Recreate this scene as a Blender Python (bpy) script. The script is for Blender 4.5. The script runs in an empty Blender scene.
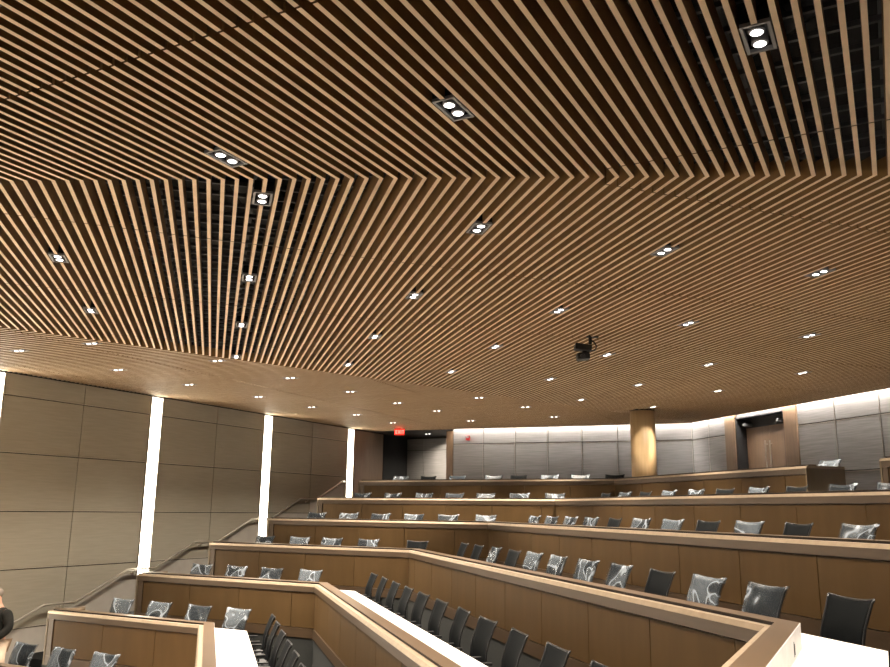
import bpy, bmesh, math, random
from mathutils import Vector, Matrix
random.seed(7)
sc = bpy.context.scene
COL = sc.collection
S = 2.3                     # metres per unit of the survey (ceiling height above the eye)
Z0 = 1.3205                 # survey height of the lowest floor below the eye
PITCH, ROLL, FOCAL = math.radians(12.05), math.radians(0.72), 829.0

# ------------------------------------------------------------------ camera
cam_d = bpy.data.cameras.new('camera')
cam = bpy.data.objects.new('camera', cam_d); COL.objects.link(cam)
cam_d.sensor_fit = 'HORIZONTAL'; cam_d.sensor_width = 36.0
cam_d.lens = FOCAL / 890.0 * 36.0
cam_d.clip_start = 0.02; cam_d.clip_end = 200
cp, sp = math.cos(PITCH), math.sin(PITCH)
fwd = Vector((0, cp, sp)); up = Vector((0, -sp, cp)); rt = Vector((1, 0, 0))
c_, s_ = math.cos(ROLL), math.sin(ROLL)
r2 = c_*rt + s_*up; u2 = -s_*rt + c_*up
M = Matrix((r2, u2, -fwd)).transposed().to_4x4()
M.translation = Vector((0, 0, Z0*S))
cam.matrix_world = M
sc.camera = cam

# ------------------------------------------------------------------ world, exposure
sc.view_settings.view_transform = 'Standard'
sc.view_settings.look = 'None'
sc.view_settings.gamma = 1.0
sc.view_settings.use_curve_mapping = False
sc.view_settings.exposure = 0.22
world = bpy.data.worlds.new('dim_room'); sc.world = world
world.use_nodes = True
world.node_tree.nodes['Background'].inputs[0].default_value = (1.0, 0.85, 0.68, 1)
world.node_tree.nodes['Background'].inputs[1].default_value = 0.02
SPOT_W = 980.0              # each twin downlight
SPOT_ZONE_A = 980.0
COVE_W = 220.0               # emission strength of the wall wash strips
STRIP_W = 20.0
WARM = (1.0, 0.88, 0.73)
sc.cycles.max_bounces = 6
sc.cycles.diffuse_bounces = 4
sc.cycles.transparent_max_bounces = 12
sc.cycles.sample_clamp_indirect = 4.0
sc.cycles.sample_clamp_direct = 12.0
sc.cycles.caustics_reflective = False
sc.cycles.caustics_refractive = False

# ------------------------------------------------------------------ survey frame helpers
def dirv(deg):
    a = math.radians(deg); return Vector((math.sin(a), math.cos(a), 0))
UH, NH = dirv(27.45), dirv(27.45-90)        # along the left wall / towards the left wall
NR, AR = dirv(-15.5+90), dirv(-15.5)        # outward normal of the right bank / along it
W3 = -NH
def W(P):                                    # survey -> metres
    return Vector((P[0]*S, P[1]*S, (P[2]+Z0)*S))
KH, KS, KC = dirv(-68.37+90), dirv(-68.37), 9.821      # back wall: outward normal, direction, distance
def KP(s, d=0, z=0): return KH*(KC+d) + KS*s + Vector((0, 0, z))
def UN(u, n, z): return UH*u + NH*n + Vector((0, 0, z))
def RA(r, a, z): return NR*r + AR*a + Vector((0, 0, z))
def isect(a, ca, b, cb):                     # P.a=ca, P.b=cb in plan
    det = a.x*b.y - a.y*b.x
    return Vector(((ca*b.y - cb*a.y)/det, (a.x*cb - b.x*ca)/det, 0))

# ------------------------------------------------------------------ object helpers
def tag(o, label=None, cat=None, group=None, kind=None):
    if label: o['label'] = label
    if cat: o['category'] = cat
    if group: o['group'] = group
    if kind: o['kind'] = kind
    return o
def thing(name, loc, label=None, cat=None, group=None, rz=0, kind=None):
    o = bpy.data.objects.new(name, None); COL.objects.link(o)
    o.location = loc; o.rotation_euler = (0, 0, rz)
    o.empty_display_size = 0.2
    return tag(o, label, cat, group, kind)
def build(name, bm, mat, parent=None, local=False, smooth=False, bevel=0):
    """one mesh object; vertices are in metres in the world unless local"""
    bmesh.ops.recalc_face_normals(bm, faces=bm.faces)
    off = Vector((0, 0, 0))
    if parent is not None and not local:
        q = parent; off = Vector(q.location)
        while q.parent: q = q.parent; off += Vector(q.location)
        bmesh.ops.translate(bm, vec=-off, verts=bm.verts)
    elif parent is None and not local and bm.verts:
        xs = [v.co for v in bm.verts]
        off = Vector(((min(v.x for v in xs)+max(v.x for v in xs))/2, (min(v.y for v in xs)+max(v.y for v in xs))/2, min(v.z for v in xs)))
        bmesh.ops.translate(bm, vec=-off, verts=bm.verts)
    me = bpy.data.meshes.new(name)
    bm.to_mesh(me); bm.free()
    if smooth:
        for p in me.polygons: p.use_smooth = True
    o = bpy.data.objects.new(name, me); COL.objects.link(o)
    me.materials.append(mat)
    if parent is not None: o.parent = parent
    elif not local: o.location = off
    if bevel:
        b = o.modifiers.new('bevel', 'BEVEL'); b.width = bevel; b.segments = 2; b.limit_method = 'ANGLE'
    return o
def BM(): return bmesh.new()
def hexa(bm, p):                             # 8 points: bottom 4, top 4
    v = [bm.verts.new(q) for q in p]
    for f in ((0, 1, 2, 3), (4, 5, 6, 7), (0, 1, 5, 4), (1, 2, 6, 5), (2, 3, 7, 6), (3, 0, 4, 7)):
        bm.faces.new([v[i] for i in f])
def prism(bm, pts, z0, z1):                  # plan polygon in metres
    a = [bm.verts.new((p[0], p[1], z0)) for p in pts]; b = [bm.verts.new((p[0], p[1], z1)) for p in pts]
    bm.faces.new(a); bm.faces.new(b); k = len(pts)
    for i in range(k): bm.faces.new((a[i], a[(i+1) % k], b[(i+1) % k], b[i]))
def box(bm, c, sx, sy, sz, rot=None):
    pts = [Vector((x*sx/2, y*sy/2, z*sz/2)) for z in (-1, 1) for x, y in ((-1, -1), (1, -1), (1, 1), (-1, 1))]
    if rot is not None: pts = [rot @ p for p in pts]
    hexa(bm, [Vector(c)+p for p in pts])
def tube(bm, pts, r, seg=10, cap=True):
    pts = [Vector(p) for p in pts]; rings = []
    rr = r if isinstance(r, (list, tuple)) else [r]*len(pts)
    t0 = (pts[1]-pts[0]).normalized()
    ref = Vector((0, 0, 1)) if abs(t0.z) < .9 else Vector((1, 0, 0))
    for i, p in enumerate(pts):
        a = pts[max(i-1, 0)]; b = pts[min(i+1, len(pts)-1)]
        t = (b-a).normalized(); x = t.cross(ref)
        if x.length < 1e-4: x = t.cross(Vector((0, 1, 0)))
        x.normalize(); y = t.cross(x).normalized()
        rings.append([bm.verts.new(p+rr[i]*(x*math.cos(k*2*math.pi/seg)+y*math.sin(k*2*math.pi/seg))) for k in range(seg)])
    for A, B in zip(rings, rings[1:]):
        for k in range(seg): bm.faces.new((A[k], A[(k+1) % seg], B[(k+1) % seg], B[k]))
    if cap: bm.faces.new(rings[0]); bm.faces.new(rings[-1])
def disc(bm, c, r, n=20, z=0):
    bm.faces.new([bm.verts.new((c[0]+r*math.cos(i*2*math.pi/n), c[1]+r*math.sin(i*2*math.pi/n), c[2])) for i in range(n)])

def ell(bm, c, r, seg=20, rings=14, cut=None):
    vs = []
    for j in range(rings+1):
        th = math.pi*j/rings
        vs.append([bm.verts.new((c[0]+r[0]*math.sin(th)*math.cos(2*math.pi*i/seg), c[1]+r[1]*math.sin(th)*math.sin(2*math.pi*i/seg), c[2]+r[2]*math.cos(th))) for i in range(seg)])
    for A, B in zip(vs, vs[1:]):
        for i in range(seg):
            try: bm.faces.new((A[i], A[(i+1) % seg], B[(i+1) % seg], B[i]))
            except ValueError: pass

# ------------------------------------------------------------------ materials
def srgb(r, g, b):
    f = lambda c: (c/255/12.92) if c/255 <= .04045 else ((c/255+.055)/1.055)**2.4
    return (f(r), f(g), f(b), 1)
def mat(name, col, rough=.6, metal=0, spec=.5):
    m = bpy.data.materials.new(name); m.use_nodes = True
    b = m.node_tree.nodes['Principled BSDF']
    b.inputs['Base Color'].default_value = col; b.inputs['Roughness'].default_value = rough
    b.inputs['Metallic'].default_value = metal; b.inputs['Specular IOR Level'].default_value = spec
    return m
def grain(m, col_a, col_b, scale=(1, 1, 1), nscale=6, bump=0.0, detail=4, island=0.0, frame=0.0):
    nt = m.node_tree; N = nt.nodes; L = nt.links; b = N['Principled BSDF']
    tc = N.new('ShaderNodeTexCoord'); mp = N.new('ShaderNodeMapping')
    mp.inputs['Scale'].default_value = scale; mp.inputs['Rotation'].default_value = (0, 0, frame)
    no = N.new('ShaderNodeTexNoise'); no.inputs['Scale'].default_value = nscale; no.inputs['Detail'].default_value = detail
    rp = N.new('ShaderNodeValToRGB')
    rp.color_ramp.elements[0].position = .3; rp.color_ramp.elements[1].position = .7
    rp.color_ramp.elements[0].color = col_a; rp.color_ramp.elements[1].color = col_b
    L.new(tc.outputs['Object'], mp.inputs['Vector']); L.new(mp.outputs[0], no.inputs['Vector'])
    L.new(no.outputs['Fac'], rp.inputs[0])
    out = rp.outputs[0]
    if island:
        ge = N.new('ShaderNodeNewGeometry'); hs = N.new('ShaderNodeHueSaturation'); mr = N.new('ShaderNodeMapRange')
        mr.inputs[3].default_value = 1-island; mr.inputs[4].default_value = 1+island
        L.new(ge.outputs['Random Per Island'], mr.inputs[0]); L.new(mr.outputs[0], hs.inputs['Value'])
        mr2 = N.new('ShaderNodeMapRange'); mr2.inputs[3].default_value = .497; mr2.inputs[4].default_value = .503
        L.new(ge.outputs['Random Per Island'], mr2.inputs[0]); L.new(mr2.outputs[0], hs.inputs['Hue'])
        L.new(out, hs.inputs['Color']); out = hs.outputs[0]
    L.new(out, b.inputs['Base Color'])
    if bump:
        bp = N.new('ShaderNodeBump'); bp.inputs['Strength'].default_value = bump; bp.inputs['Distance'].default_value = .01
        L.new(no.outputs['Fac'], bp.inputs['Height']); L.new(bp.outputs[0], b.inputs['Normal'])
    return m
def emit(name, col, strength):
    m = bpy.data.materials.new(name); m.use_nodes = True; nt = m.node_tree
    nt.nodes.remove(nt.nodes['Principled BSDF'])
    e = nt.nodes.new('ShaderNodeEmission'); e.inputs[0].default_value = (*col, 1); e.inputs[1].default_value = strength
    nt.links.new(e.outputs[0], nt.nodes['Material Output'].inputs[0]); return m

m_slat = grain(mat('oak_slat', (1, 1, 1, 1), .55), (.82, .63, .44, 1), (.90, .71, .52, 1), (1, 1, 1), 9, island=.10)
m_end = grain(mat('walnut_end_panel', (1, 1, 1, 1), .5, 0, .3), (.11, .082, .048, 1), (.135, .10, .06, 1), (.6, .6, .12), 9)
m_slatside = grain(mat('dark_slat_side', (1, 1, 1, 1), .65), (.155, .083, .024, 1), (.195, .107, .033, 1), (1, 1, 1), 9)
m_panel = grain(mat('walnut_panel', (1, 1, 1, 1), .55, 0, .12), (.060, .0345, .0125, 1), (.073, .042, .016, 1), (.6, .6, .12), 9)
m_rail = grain(mat('bronzed_rail', (1, 1, 1, 1), .40, .15, .35), (.054, .034, .019, 1), (.065, .041, .023, 1), (.5, .5, 6), 5)
m_cap = grain(mat('brushed_bronze_strip', (1, 1, 1, 1), .38, .5), (.25, .19, .13, 1), (.31, .24, .17, 1), (1, 1, 1), 12)
m_dark = mat('dark_reveal', (.012, .008, .005, 1), .7)
m_groove = mat('dark_groove', (.010, .006, .004, 1), .6, 0, .2)
m_top = grain(mat('white_worktop', (1, 1, 1, 1), .35), (.78, .75, .72, 1), (.88, .86, .84, 1), (.4, 1.5, 1), 7, detail=8)
m_carpet = grain(mat('charcoal_carpet', (1, 1, 1, 1), .95, 0, .1), (.0022, .0023, .0025, 1), (.0045, .0045, .0045, 1), (1, 1, 1), 90)
m_riser = grain(mat('grey_riser', (1, 1, 1, 1), .8), (.008, .009, .008, 1), (.012, .013, .011, 1), (1, 1, 1), 30)
m_fabric = grain(mat('taupe_fabric_panel', (1, 1, 1, 1), .85), (.305, .282, .228, 1), (.34, .315, .257, 1), (.3, .3, 5), 8, bump=.1)
m_fabric2 = grain(mat('grey_textile_panel', (1, 1, 1, 1), .75), (.20, .19, .185, 1), (.30, .285, .275, 1), (.25, .25, 9), 7, bump=.15)
m_pit = grain(mat('pale_bounce_floor', (1, 1, 1, 1), .5), (.55, .47, .38, 1), (.62, .54, .45, 1), (1, 1, 1), 3)  # pit floor made pale to bounce added light up at the ceiling
m_base = grain(mat('pale_grey_base_panel', (1, 1, 1, 1), .6), (.36, .335, .30, 1), (.41, .385, .345, 1), (1, 1, 1), 4)
m_edge = mat('panel_edge_metal', (.55, .5, .44, 1), .4, .6)
m_pilaster = grain(mat('walnut_pilaster', (1, 1, 1, 1), .42), (.15, .095, .055, 1), (.20, .125, .072, 1), (5, 5, .3), 5)
m_door = grain(mat('walnut_door', (1, 1, 1, 1), .38), (.125, .078, .045, 1), (.165, .102, .060, 1), (6, 6, .3), 5)
m_colm = grain(mat('maple_column', (1, 1, 1, 1), .42), (.58, .40, .21, 1), (.66, .47, .26, 1), (6, 6, .4), 4)
m_black = mat('black_metal', (.006, .006, .006, 1), .5, 0, .3)
m_void = mat('black_ceiling_void', (.006, .006, .006, 1), .9)
m_duct = mat('dull_duct', (.030, .032, .035, 1), .7)
m_gcar = mat('grey_carrier', (.085, .088, .095, 1), .6)
m_frame = mat('grey_fixture_frame', (.17, .17, .18, 1), .5)
m_steel = mat('satin_steel', (.62, .58, .52, 1), .28, .9)
m_steel2 = mat('grey_closer', (.10, .10, .10, 1), .5)
m_mesh = grain(mat('black_chair_mesh', (1, 1, 1, 1), .7, 0, .05), (.0022, .0028, .0031, 1), (.0050, .0058, .0064, 1), (1, 1, 1), 160)
m_cframe = mat('black_chair_frame', (.009, .009, .010, 1), .4, 0, .3)
m_cushion = mat('black_seat_fabric', (.022, .022, .024, 1), .85)
m_lamp = emit('downlight_lens', (1, .95, .9), 7)
m_strip = emit('led_strip', (1.0, .90, .72), STRIP_W)
m_cove = emit('cove_led', (1, .93, .86), COVE_W)
m_exit = emit('exit_letters', (1, .05, .035), 11)
m_exitp = emit('exit_face', (1, .03, .015), 1.6)
m_white = mat('white_plastic', (.8, .8, .8, 1), .4)
m_red = mat('red_plastic', (.5, .02, .02, 1), .4)

def plastic_wrap():
    m = bpy.data.materials.new('clear_plastic_wrap'); m.use_nodes = True; nt = m.node_tree; N = nt.nodes; L = nt.links
    b = N['Principled BSDF']; b.inputs['Base Color'].default_value = (.20, .23, .26, 1)
    b.inputs['Roughness'].default_value = .42; b.inputs['Specular IOR Level'].default_value = .7
    tr = N.new('ShaderNodeBsdfTransparent'); mx = N.new('ShaderNodeMixShader')
    tc = N.new('ShaderNodeTexCoord'); oi = N.new('ShaderNodeObjectInfo'); ad = N.new('ShaderNodeVectorMath'); ad.operation = 'ADD'
    cmb = N.new('ShaderNodeCombineXYZ'); mu = N.new('ShaderNodeMath'); mu.operation = 'MULTIPLY'; mu.inputs[1].default_value = 40
    L.new(oi.outputs['Random'], mu.inputs[0]); L.new(mu.outputs[0], cmb.inputs[0]); L.new(mu.outputs[0], cmb.inputs[1])
    L.new(tc.outputs['Object'], ad.inputs[0]); L.new(cmb.outputs[0], ad.inputs[1])
    no = N.new('ShaderNodeTexNoise'); no.inputs['Scale'].default_value = 2.6; no.inputs['Detail'].default_value = 1.5; no.inputs['Distortion'].default_value = .9
    L.new(ad.outputs[0], no.inputs['Vector'])
    bp = N.new('ShaderNodeBump'); bp.inputs['Strength'].default_value = .35; bp.inputs['Distance'].default_value = .04
    L.new(no.outputs['Fac'], bp.inputs['Height']); L.new(bp.outputs[0], b.inputs['Normal'])
    rp = N.new('ShaderNodeValToRGB')
    e = rp.color_ramp.elements
    e[0].position = .30; e[0].color = (.15, .15, .15, 1); e[1].position = .70; e[1].color = (.5, .5, .5, 1)
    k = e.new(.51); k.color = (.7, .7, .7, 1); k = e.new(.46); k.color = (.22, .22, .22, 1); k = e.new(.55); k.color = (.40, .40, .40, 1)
    L.new(no.outputs['Fac'], rp.inputs[0]); L.new(rp.outputs[0], mx.inputs[0])
    rc = N.new('ShaderNodeValToRGB'); q = rc.color_ramp.elements  # pale streaks in the base colour paint the highlights along folds
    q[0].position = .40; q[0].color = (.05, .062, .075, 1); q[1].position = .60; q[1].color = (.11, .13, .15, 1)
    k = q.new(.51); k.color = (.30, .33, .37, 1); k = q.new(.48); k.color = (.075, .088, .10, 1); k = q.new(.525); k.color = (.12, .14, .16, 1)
    L.new(no.outputs['Fac'], rc.inputs[0]); L.new(rc.outputs[0], b.inputs['Base Color'])
    L.new(tr.outputs[0], mx.inputs[1]); L.new(b.outputs[0], mx.inputs[2]); L.new(mx.outputs[0], N['Material Output'].inputs[0])
    return m
m_wrap = plastic_wrap()

# ------------------------------------------------------------------ row geometry
def railz(k): return [-.738, -.527, -.308, -.097, .115, .328][k] if k >= 0 else -.953
def floorz(k): return -1.105 + .2155*k
def cU(k): return 4.25 + .8*k
def cN(k): return [0.005, .782, 1.55, 2.33, 3.11, 3.90][k] if 0 <= k <= 5 else .785*k
def c3(k): return -.32 + .8*(k-2)            # plane of the third bank, P.W3 = c3
RISE = .2155

# ------------------------------------------------------------------ structure: tiers
def tier(k):
    pts1 = []   # front line from aisle to third bank
    e = 5.87
    a = UH*cU(k) + NH*5.4; c1 = isect(UH, cU(k), NR, cN(k)); c2 = isect(NR, cN(k), W3, c3(k)); d = c2 - UH*3.2
    if k < 5:
        a2 = UH*cU(k+1) + NH*5.4; c1b = isect(UH, cU(k+1), NR, cN(k+1)); c2b = isect(NR, cN(k+1), W3, c3(k+1)); d2 = c2b - UH*3.4
        polys = [[a, c1, c1b, a2], [c1, c2, c2b, c1b], [c2, d, d2, c2b]]
    else:
        b1 = UH*9.75 + NH*5.4; cc = isect(UH, 9.75, NR, 5.245); e1 = NR*5.245 + AR*1.0; f1 = NR*cN(5) + AR*1.0
        polys = [[a, c1, cc, b1], [c1, f1, e1, cc]]
    bm = BM()
    zb = 0.0 if k > 0 else 0.0
    for p in polys:
        prism(bm, [q*S for q in p], zb-.02*(k+1)*0, (floorz(k)+Z0)*S)
    o = build('floor', bm, m_carpet); tag(o, kind='structure')
    # grey riser band on the face of the tier
    bm = BM()
    for (p, q, nrm) in ((a, c1, UH), (c1, c2, NR)):
        p = p - nrm*.004; q = q - nrm*.004
        z0 = (floorz(k-1)+Z0)*S; z1 = (floorz(k)+Z0)*S - .002
        if k == 0: z0 = 0.002
        hexa(bm, [Vector((p.x*S, p.y*S, z0)), Vector((q.x*S, q.y*S, z0)), Vector(((q.x+nrm.x*.003)*S, (q.y+nrm.y*.003)*S, z0)), Vector(((p.x+nrm.x*.003)*S, (p.y+nrm.y*.003)*S, z0)),
                  Vector((p.x*S, p.y*S, z1)), Vector((q.x*S, q.y*S, z1)), Vector(((q.x+nrm.x*.003)*S, (q.y+nrm.y*.003)*S, z1)), Vector(((p.x+nrm.x*.003)*S, (p.y+nrm.y*.003)*S, z1))])
    o = build('trim_%d' % (k+1), bm, m_riser); tag(o, kind='structure')
    # aisle stair along the left wall
    bm = BM(); u0 = cU(k) - .22
    e1_, e2_ = 5.4, 5.868
    steps = [(u0, floorz(k-1)+RISE/3), (u0+.17, floorz(k-1)+2*RISE/3), (u0+.34, floorz(k))]
    uend = (cU(k+1)-.22) if k < 5 else 10.25
    for i, (us, z) in enumerate(steps):
        ue = steps[i+1][0] if i < 2 else uend
        pts = [UH*us+NH*e1_, UH*ue+NH*e1_, UH*ue+NH*e2_, UH*us+NH*e2_]
        prism(bm, [q*S for q in pts], 0, (z+Z0)*S)
    o = build('floor', bm, m_carpet); tag(o, kind='structure')
for k in range(0, 6): tier(k)
bm = BM()
prism(bm, [q*S for q in [UN(-3, 6.2, 0), UN(4.3, 6.2, 0), UN(4.3, 4.4, 0), isect(UH, cU(0)+.1, NR, .1), NR*0.1+AR*(-3), UN(-3, 3.0, 0)]], -.15, 0)
tag(build('floor', bm, m_pit), kind='structure')

# ------------------------------------------------------------------ structure: walls
def wall_rect(bm, a, b, z0, z1, nrm, t):     # slab from a to b (plan), thickness t away from the room (nrm outward)
    A = [a, b, b+nrm*t, a+nrm*t]
    hexa(bm, [W((p.x, p.y, z0)) for p in A] + [W((p.x, p.y, z1)) for p in A])
ZB = -Z0 - .06
# left wall
bm = BM(); wall_rect(bm, UN(-3, 5.885, 0), UN(10.35, 5.885, 0), ZB, 1.5, NH, .05)
wl = tag(build('wall_left', bm, m_dark), kind='structure'); 
def child_of(o, name, bm, m, **kw):
    bmesh.ops.translate(bm, vec=-Vector(o.location), verts=bm.verts)
    return build(name, bm, m, o, local=True, **kw)
G = .0035
HZ = [-1.60, -1.345, -.912, -.478, -.047, .390, .825, .992]
def ucells():
    j = [-.81+.0]
    segs = []
    strips = [3.95-1.6*i for i in range(0, 5)] + [5.55, 7.146, 8.762]
    strips = sorted(strips)
    for a, b in zip(strips, strips[1:]):
        m = (a+b)/2 + .005
        segs += [(a+.074, m), (m, b-.074)]
    segs.append((8.762+.084, 8.90))
    return segs, strips
segs, strips = ucells()
bf = BM(); bb = BM(); be = BM()
for (a, b) in segs:
    if b > 8.85: continue
    for z0, z1 in zip(HZ, HZ[1:]):
        m = (a+b)/2
        if z1 > .99: z1 += G
        tgt = bf
        wall_rect(tgt, UN(a+G, 5.87, 0), UN(b-G, 5.87, 0), z0+G, z1-G, NH, .014)
        wall_rect(be, UN(a+G, 5.869, 0), UN(b-G, 5.869, 0), z0+G, z0+G+.0035, NH, .012)
HP = [(3.5, -.985), (4.03, -.975), (4.545, -.755), (4.83, -.757), (5.34, -.533), (5.65, -.533), (6.13, -.323), (6.44, -.324), (6.93, -.111), (7.235, -.112), (7.735, .109), (8.04, .110), (8.67, .36)]
def base_top(u):
    h = HP[0][1]
    for (a, za), (b, zb) in zip(HP, HP[1:]):
        if a <= u <= b: h = za+(zb-za)*(u-a)/(b-a)
    j = -.912 if u < 4.775 else (-.478 if u < 6.36 else (-.047 if u < 7.97 else .39))
    return min(h-.04, j-G)
us = [3.5+.02*i for i in range(260)]
us = [u for u in us if u < 8.66]
for a, b in zip(us, us[1:]):
    if any(abs((a+b)/2-su) < .075 for su in strips): continue
    q = [UN(a, 5.8690, 0), UN(b, 5.8690, 0), UN(b, 5.8705, 0), UN(a, 5.8705, 0)]
    ta, tb = base_top(a+.001), base_top(b-.001)
    hexa(bb, [W((p.x, p.y, ZB)) for p in q] + [W((p.x, p.y, t)) for p, t in zip(q, (ta, tb, tb, ta))])
child_of(wl, 'wall_panel', bf, m_fabric); child_of(wl, 'base_panel', bb, m_base); child_of(wl, 'panel_edge', be, m_edge)
# walnut end of the left wall, black opening beyond it
bm = BM(); wall_rect(bm, UN(8.85, 5.868, 0), UN(9.54, 5.868, 0), ZB, .985, NH, .016)
child_of(wl, 'wood_panel', bm, m_pilaster)
bm = BM(); wall_rect(bm, UN(9.56, 5.875, 0), UN(10.2, 5.875, 0), ZB, .985, NH, .008); child_of(wl, 'dark_opening', bm, m_void)
# light strips set in the left wall
for i, su in enumerate(strips):
    if su < 1: continue
    t = thing('wall_light_strip', W(UN(su, 5.86, max(ZB, floorz(0)+.27*(su-4.6)) if su > 3 else ZB)),
              {3.95: 'glowing vertical wall light at the left edge of the photo', 5.55: 'glowing vertical wall light nearest the left edge, running behind the third desk',
               7.146: 'glowing vertical light strip on left wall, second nearest the exit sign', 8.762: 'glowing vertical light strip on left wall nearest the exit sign'}.get(su, 'glowing vertical wall light beyond the left edge'),
              'light', 'vertical light strips in the left wall')
    bm = BM(); wall_rect(bm, UN(su-.062, 5.868, 0), UN(su+.062, 5.868, 0), ZB+.02, .984, NH, .012); build('diffuser', bm, m_strip, t)
    bm = BM()
    for sg in (-1, 1): wall_rect(bm, UN(su+sg*.067-.004, 5.864, 0), UN(su+sg*.067+.004, 5.864, 0), ZB+.02, .988, NH, .018)
    build('trim_edge', bm, m_edge, t)
# back wall
CORN = isect(KH, KC, NR, 5.245)
sC = CORN.dot(KS); aC = CORN.dot(AR)
bm = BM(); wall_rect(bm, KP(3.80, .016), KP(sC-.02, .016), floorz(5)-.05, 1.22, KH, .05)
wb = tag(build('wall_back', bm, m_dark), kind='structure')
VZ = [floorz(5)-.03, .375, .818, 1.16]
vn = [3.765, 3.361, 2.949, 2.537, 2.121, 1.701, 1.27, sC]
bf = BM(); be = BM()
for a, b in zip(vn, vn[1:]):
    for z0, z1 in zip(VZ, VZ[1:]):
        wall_rect(bf, KP(a-G), KP(b+G), z0+G*1.3, z1-G*1.3, KH, .014)
        wall_rect(be, KP(a-G, -.0015), KP(b+G, -.0015), z1-G*1.3-.004, z1-G*1.3, KH, .01)
        wall_rect(be, KP(b+G+.004, -.0015), KP(b+G, -.0015), z0+G, z1-G, KH, .01)
child_of(wb, 'wall_panel', bf, m_fabric2); child_of(wb, 'panel_edge', be, m_edge)
# alcove beside the back wall
bm = BM(); wall_rect(bm, UN(10.2, 5.93, 0), UN(10.2, 4.7, 0), floorz(5)-.05, 1.0, UH, .05)
wall_rect(bm, UN(9.46, 4.83, 0), UN(10.2, 4.83, 0), floorz(5)-.05, 1.0, -NH, .03)
wa = tag(build('wall_alcove', bm, m_dark), kind='structure')
bf = BM()
for a, b in zip([5.87, 5.60, 5.22, 4.87], [5.60, 5.22, 4.87]):
    for z0, z1 in ((floorz(5), .815), (.815, .975)):
        wall_rect(bf, UN(10.185, a-G, 0), UN(10.185, b+G, 0), z0+G, z1-G, UH, .014)
child_of(wa, 'wall_panel', bf, m_fabric2)
bm = BM(); wall_rect(bm, KP(3.855, -.004), KP(3.768, -.004), floorz(5)-.03, .985, KH, .07)
tag(build('trim_8', bm, m_pilaster), kind='structure')
bm = BM(); prism(bm, [q*S for q in [KP(4.95, -.055), UN(10.25, 5.9, 0), UN(10.25, 4.74, 0), KP(3.765, -.055)]], (1.0+Z0)*S, (1.03+Z0)*S)
tag(build('ceiling', bm, m_dark), kind='structure')
# right wall with the door recess
bm = BM()
wall_rect(bm, RA(5.262, 0.2, 0), RA(5.262, 6.755, 0), floorz(5)-.05, 1.22, NR, .05)
wall_rect(bm, RA(5.262, 7.53, 0), RA(5.262, aC+.03, 0), floorz(5)-.05, 1.22, NR, .05)
wall_rect(bm, RA(5.262, 6.755, 0), RA(5.262, 7.53, 0), .985, 1.22, NR, .05)
wr = tag(build('wall_right', bm, m_dark), kind='structure')
bf = BM(); be = BM()
va = [7.71, 8.02, aC]; vb = [.4, .90, 1.42, 1.94, 2.455, 2.97, 3.49, 4.005, 4.52, 5.04, 5.559, 6.075, 6.565]
for seq in (va, vb):
    for a, b in zip(seq, seq[1:]):
        for z0, z1 in zip(VZ, VZ[1:]):
            wall_rect(bf, RA(5.245, a+G, 0), RA(5.245, b-G, 0), z0+G*1.3, z1-G*1.3, NR, .014)
            wall_rect(be, RA(5.2435, a+G, 0), RA(5.2435, b-G, 0), z1-G*1.3-.004, z1-G*1.3, NR, .01)
            wall_rect(be, RA(5.2435, a+G, 0), RA(5.2435, a+G+.004, 0), z0+G, z1-G, NR, .01)
child_of(wr, 'wall_panel', bf, m_fabric2); child_of(wr, 'panel_edge', be, m_edge)
for i, (a, b) in enumerate(((6.57, 6.752), (7.535, 7.705))):
    bm = BM(); wall_rect(bm, RA(5.235, a, 0), RA(5.235, b, 0), floorz(5)-.03, 1.1, NR, .025)
    tag(build('trim_%d' % (9+i), bm, m_pilaster), kind='structure')
# door
d = thing('door_1', W(RA(5.28, 7.14, floorz(5))), kind='structure')
bm = BM()
wall_rect(bm, RA(5.245, 7.515, 0), RA(5.245, 7.53, 0), floorz(5), .985, NR, .13)
wall_rect(bm, RA(5.245, 6.755, 0), RA(5.245, 6.77, 0), floorz(5), .985, NR, .13)
wall_rect(bm, RA(5.245, 6.755, 0), RA(5.245, 7.53, 0), .970, .985, NR, .13)
wall_rect(bm, RA(5.36, 6.755, 0), RA(5.36, 7.53, 0), .87, .985, NR, .02)
build('door_frame', bm, m_black, d)
for a, b, hs in ((6.785, 7.135, 1), (7.139, 7.50, -1)):
    bm = BM(); wall_rect(bm, RA(5.355, a, 0), RA(5.355, b, 0), floorz(5)+.005, .872, NR, .02); lf = build('door_leaf', bm, m_door, d)
    h = 7.137 - hs*.035; bm = BM()
    tube(bm, [W(RA(5.33, h, .20)), W(RA(5.33, h, .725))], .016)
    for z in (.24, .69): tube(bm, [W(RA(5.33, h, z)), W(RA(5.356, h, z))], .009)
    build('door_handle', bm, m_steel, lf)
    c = 6.87 if hs > 0 else 7.40
    bm = BM(); p = W(RA(5.30, c, .90)); box(bm, p, .06, .22, .06, Matrix.Rotation(math.radians(-74.5+0), 3, 'Z'))
    build('door_closer', bm, m_steel2, lf)
# rear and side walls behind the camera
bm = BM(); wall_rect(bm, UN(-3, 6.2, 0), UN(-3, -7.5, 0), ZB, 1.5, -UH, .05); tag(build('wall_rear', bm, m_fabric), kind='structure')
bm = BM(); e = RA(5.262, .2, 0); f = UN(-3, -7.5, 0); nn = Vector(((f-e).y, -(f-e).x, 0)).normalized()
wall_rect(bm, e, f, ZB, 1.5, nn if nn.x > 0 else -nn, .05); tag(build('wall_side', bm, m_fabric), kind='structure')
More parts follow.
